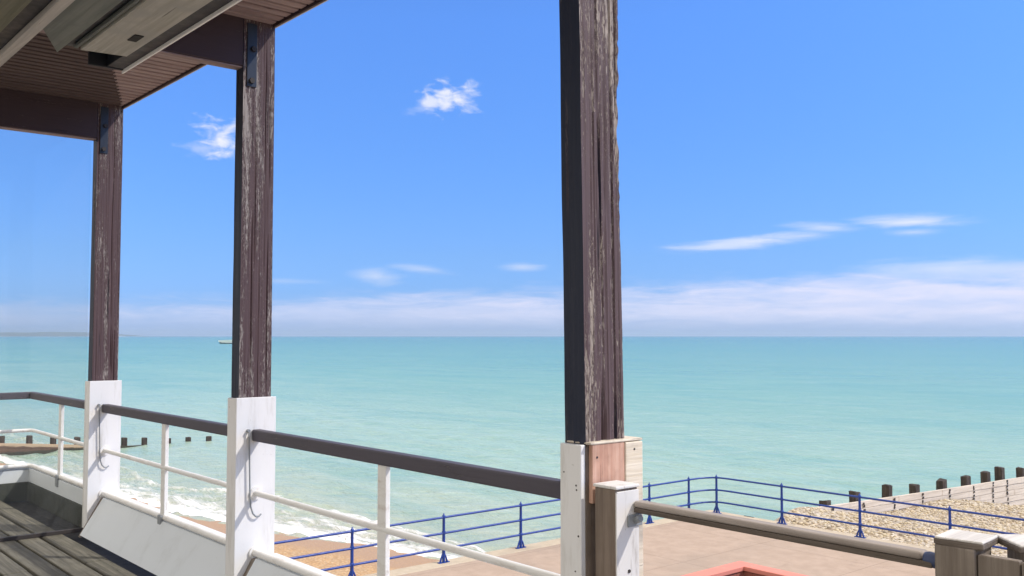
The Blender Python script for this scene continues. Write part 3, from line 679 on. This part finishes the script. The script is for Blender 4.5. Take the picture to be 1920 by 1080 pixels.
# ------------------------------------------------------------------ newel, grey handrail and fence on the right
NW = thing('newel_post', (.095, -.05, 0), 'short newel post, brown on one side and white on the other, against the front post', 'newel post', 'newel posts of the grey handrail')
b = MB(); b.box(.045, .1395, -.1, .008, 0, .992, .004); b.build('post_body', M['newel_brown'], NW)
b = MB(); b.box(.14, .146, -.101, .009, 0, .985, .002); b.build('white_face', M['white_old'], NW)
b = MB(); b.box(.04, .147, -.104, .012, .9925, 1.003, .003); b.build('cap', M['white_old'], NW)
b = MB(); b.box(.1465, .152, -.05, .02, .865, .905, .002); b.tube([(.150, -.015, .885), (.175, -.015, .895)], .012, 8); b.build('rail_bracket', M['galv'], NW)
b = MB(); b.tube([(.1455, -.042, .72), (.149, -.042, .72)], .006, 8); b.build('bolt', M['bolt'], NW)
HR = thing('handrail', (.65, 0, .93), 'round-topped grey weathered timber handrail running right from the newel', 'handrail')
b = MB(); b.box(.147, 1.135, -.022, .022, .927, .949, .009, 3); b.build('rail', M['grey_rail'], HR, True)
b = MB(); b.box(.147, 1.16, -.019, .019, .910, .9265, .003); b.build('under_strip', M['strip'], HR)
b = MB(); b.tube([(1.1355, 0, .929), (1.145, 0, .929), (1.168, 0, .926)], [.017, .019, .019], 14); b.build('end_cap', M['bluecap'], HR, True)

NP = thing('newel_post', (1.215, -.02, 0), 'square grey weathered post with a pale flat cap where the handrail ends', 'newel post', 'newel posts of the grey handrail')
b = MB(); b.box(1.19, 1.289, -.066, .03, 0, .985, .004); b.build('post_body', M['grey_wood'], NP)
def capslab(b, cx, cy, hx, hy, z0, z1, rot):
    vs = b.box(-hx, hx, -hy, hy, z0, z1, .004, 2, Matrix.Translation((cx, cy, 0)) @ Matrix.Rotation(rot, 4, 'Z'))
b = MB(); capslab(b, 1.243, -.005, .058, .060, .984, 1.000, math.radians(6)); bmesh.ops.subdivide_edges(b.bm, edges=b.bm.edges[:], cuts=3); b.jitter(.002, 30.); b.build('cap', M['strip'], NP)  # dark slab below the pale top: shade of the cap's edge put into colour
b = MB(); capslab(b, 1.243, -.005, .0565, .0585, .998, 1.005, math.radians(6)); bmesh.ops.subdivide_edges(b.bm, edges=b.bm.edges[:], cuts=3); b.jitter(.002, 30.); b.build('cap_top', M['grey_cap'], NP)
FN = thing('timber_fence', (1.4, -.03, 0), 'low fence of grey vertical boards right of the capped post', 'fence')
x = 1.29
for k in range(6):
    wd = (.1, .085, .1, .092, .1, .096)[k]; b = MB(); b.box(x+.002, x+wd-.002, -.058, -.036, 0, .975+random.uniform(-.004, .003), .003); b.build('board', M['grey_wood'], FN); x += wd
b = MB(); b.box(1.29, 1.82, -.0355, .0, .86, .93, .004); b.build('back_rail', M['newel_brown'], FN)
NQ = thing('newel_post', (1.37, .08, 0), 'grey post at the right edge whose pale cap sits at an angle', 'newel post', 'newel posts of the grey handrail')
b = MB(); b.box(-.045, .045, -.045, .045, 0, .982, .004, 2, Matrix.Translation((1.3675, .0805, 0)) @ Matrix.Rotation(math.radians(-42.3), 4, 'Z')); b.build('post_body', M['grey_wood'], NQ)
b = MB(); capslab(b, 1.3675, .0805, .067, .067, .983, .998, math.radians(-42.3)); b.build('cap', M['strip'], NQ)  # edge shade again carried by the slab's dark colour
b = MB(); capslab(b, 1.3675, .0805, .0655, .0655, .996, 1.003, math.radians(-42.3)); bmesh.ops.subdivide_edges(b.bm, edges=b.bm.edges[:], cuts=3); b.jitter(.002, 30.); b.build('cap_top', M['grey_cap'], NQ)

# ------------------------------------------------------------------ roof over the terrace
RF = thing('veranda_roof', (-3.5, -1.4, 3.3), 'dark brown timber veranda roof with ribbed soffit and deep cross beams', 'roof')
b = MB(); b.box(-5.48, .15, -2.9, .1, 3.352, 3.46); b.build('roof_deck', M['beam'], RF)
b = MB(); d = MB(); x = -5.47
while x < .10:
    yb = max(-2.88, min(.06, .10 - .389*(x+5.45)))  # slats change to a darker colour inward of this diagonal line
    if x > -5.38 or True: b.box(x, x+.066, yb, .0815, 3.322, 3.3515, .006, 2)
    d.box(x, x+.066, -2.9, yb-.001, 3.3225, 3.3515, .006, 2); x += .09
b.build('soffit', M['soffit'], RF); d.build('dark_soffit', M['soffit_dark'], RF)
b = MB(); b.box(-5.48, .15, .0825, .1, 3.308, 3.45, .003); b.build('fascia', M['beam'], RF)
b = MB(); b.box(-5.48, .15, .1005, .112, 3.312, 3.47, .002); b.build('drip_edge', M['fascia'], RF)
for X_ in PX:
    b = MB(); b.box(X_-.0976, X_-.001, -2.9, -.0975, 3.045, 3.3295, .006, 2); b.build('cross_beam', M['beam'], RF)
    b = MB(); b.box(X_-.0976+.01, X_-.012, -2.9, -.0976, 3.037, 3.0448, .002); b.build('beam_lip', M['soffit'], RF)

# overhead slatted cassette hung under the roof
AW = thing('awning_cassette', (-1., -1.2, 2.9), 'long overhead awning case of planks and dark channels with a white lip', 'awning')
b = MB(); b.box(-2.47, 2.2, -.866, -.857, 2.80, 2.92, .001); b.build('front_lip', M['awn_white'], AW)
b = MB(); b.box(-2.44, 2.2, -.945, -.8665, 2.815, 3.03, .002); b.box(-2.46, -2.441, -1.03, -.8665, 2.81, 3.03, .004); b.build('front_channel', M['awn_dark'], AW)
b = MB(); b.hexa([(-2.16, -.945, 2.80), (2.2, -.945, 2.80), (2.2, -1.14, 2.80), (-2.19, -1.14, 2.80), (-2.16, -.945, 2.86), (2.2, -.945, 2.86), (2.2, -1.14, 2.86), (-2.19, -1.14, 2.86)]); pk = b.build('plank', M['awn_plank'], AW)
b = MB(); b.box(-1.90, -1.80, -1.03, -.99, 2.795, 2.802, .008, 3); b.build('slot', M['dark'], pk)
b = MB(); b.box(-2.25, 2.2, -1.21, -1.141, 2.825, 3.03, .002); b.build('inner_channel', M['awn_dark'], AW)
b = MB(); b.box(-2.2, 2.2, -1.165, -1.150, 2.806, 2.824, .002); b.build('inner_strip', M['awn_grey'], AW)
b = MB(); b.hexa([(-2.30, -1.21, 2.80), (2.2, -1.21, 2.80), (2.2, -1.352, 2.80), (-1.98, -1.352, 2.80), (-2.3, -1.21, 2.84), (2.2, -1.21, 2.84), (2.2, -1.352, 2.84), (-1.98, -1.352, 2.84)]); b.build('cover_panel', M['awn_grey'], AW)
b = MB(); b.box(-3.4, 2.2, -1.40, -1.3535, 2.795, 2.86, .003); b.build('batten', M['awn_batten'], AW)
b = MB(); b.box(-3.4, 2.2, -1.475, -1.401, 2.82, 3.03, .002); b.build('back_channel', M['awn_dark'], AW)
b = MB(); b.box(-3.4, 2.2, -1.9, -1.476, 2.80, 2.83, .003); b.build('back_board', M['awn_olive'], AW)

# dusty glass wind screen standing between the far post and the house wall
def glass_mat():
    m, t = mat('dusty glass'); t.n.remove(t.b)
    tr = t.new('ShaderNodeBsdfTransparent'); tr.inputs[0].default_value = (.95, .95, .94, 1)
    df = t.new('ShaderNodeBsdfDiffuse'); df.inputs[0].default_value = (.55, .58, .62, 1)
    gl = t.new('ShaderNodeBsdfGlossy'); gl.inputs[0].default_value = (1, 1, 1, 1); gl.inputs['Roughness'].default_value = .03
    d = t.noise(scaled(t, 1, 1.6, .7), 1.6, 5, .6); sm = t.noise(scaled(t, 1, 14, 1.5), 1., 3)
    a = t.new('ShaderNodeMixShader'); t.put(a.inputs[0], t.m('ADD', t.lin(d, .3, .7, .008, .018), t.ss(sm, .62, .75, 0, .004))); t.l.new(tr.outputs[0], a.inputs[1]); t.l.new(df.outputs[0], a.inputs[2])
    b_ = t.new('ShaderNodeMixShader'); b_.inputs[0].default_value = .008; t.l.new(a.outputs[0], b_.inputs[1]); t.l.new(gl.outputs[0], b_.inputs[2])
    t.l.new(b_.outputs[0], t.n['Material Output'].inputs[0]); return m
GS = thing('glass_screen', (-5.43, -1.5, 0), 'dusty glass wind screen running inward from the farthest left post', 'glass screen')
b = MB(); b.box(-5.437, -5.431, -2.9, -.125, .03, 3.036); b.build('pane', glass_mat(), GS)
b = MB(); b.box(-5.45, -5.418, -2.9, -.125, .0, .03, .003); b.build('bottom_channel', M['bolt'], GS)

# sea air
HAZE = 4.6e-5
hz = MB(); hz.box(-27500, 27500, -500, 31500, -10.5, 120)
hm = bpy.data.materials.new('sea haze'); hm.use_nodes = True; t = NT(hm.node_tree); t.n.remove(t.n['Principled BSDF'])
v = t.new('ShaderNodeVolumePrincipled'); v.inputs['Color'].default_value = (.64, .82, 1., 1); v.inputs['Density'].default_value = HAZE; v.inputs['Anisotropy'].default_value = .2
t.l.new(v.outputs[0], t.n['Material Output'].inputs['Volume'])
tag(hz.build('haze', hm, None), 'thin sea haze paling the far water and headland', 'haze', kind='stuff')
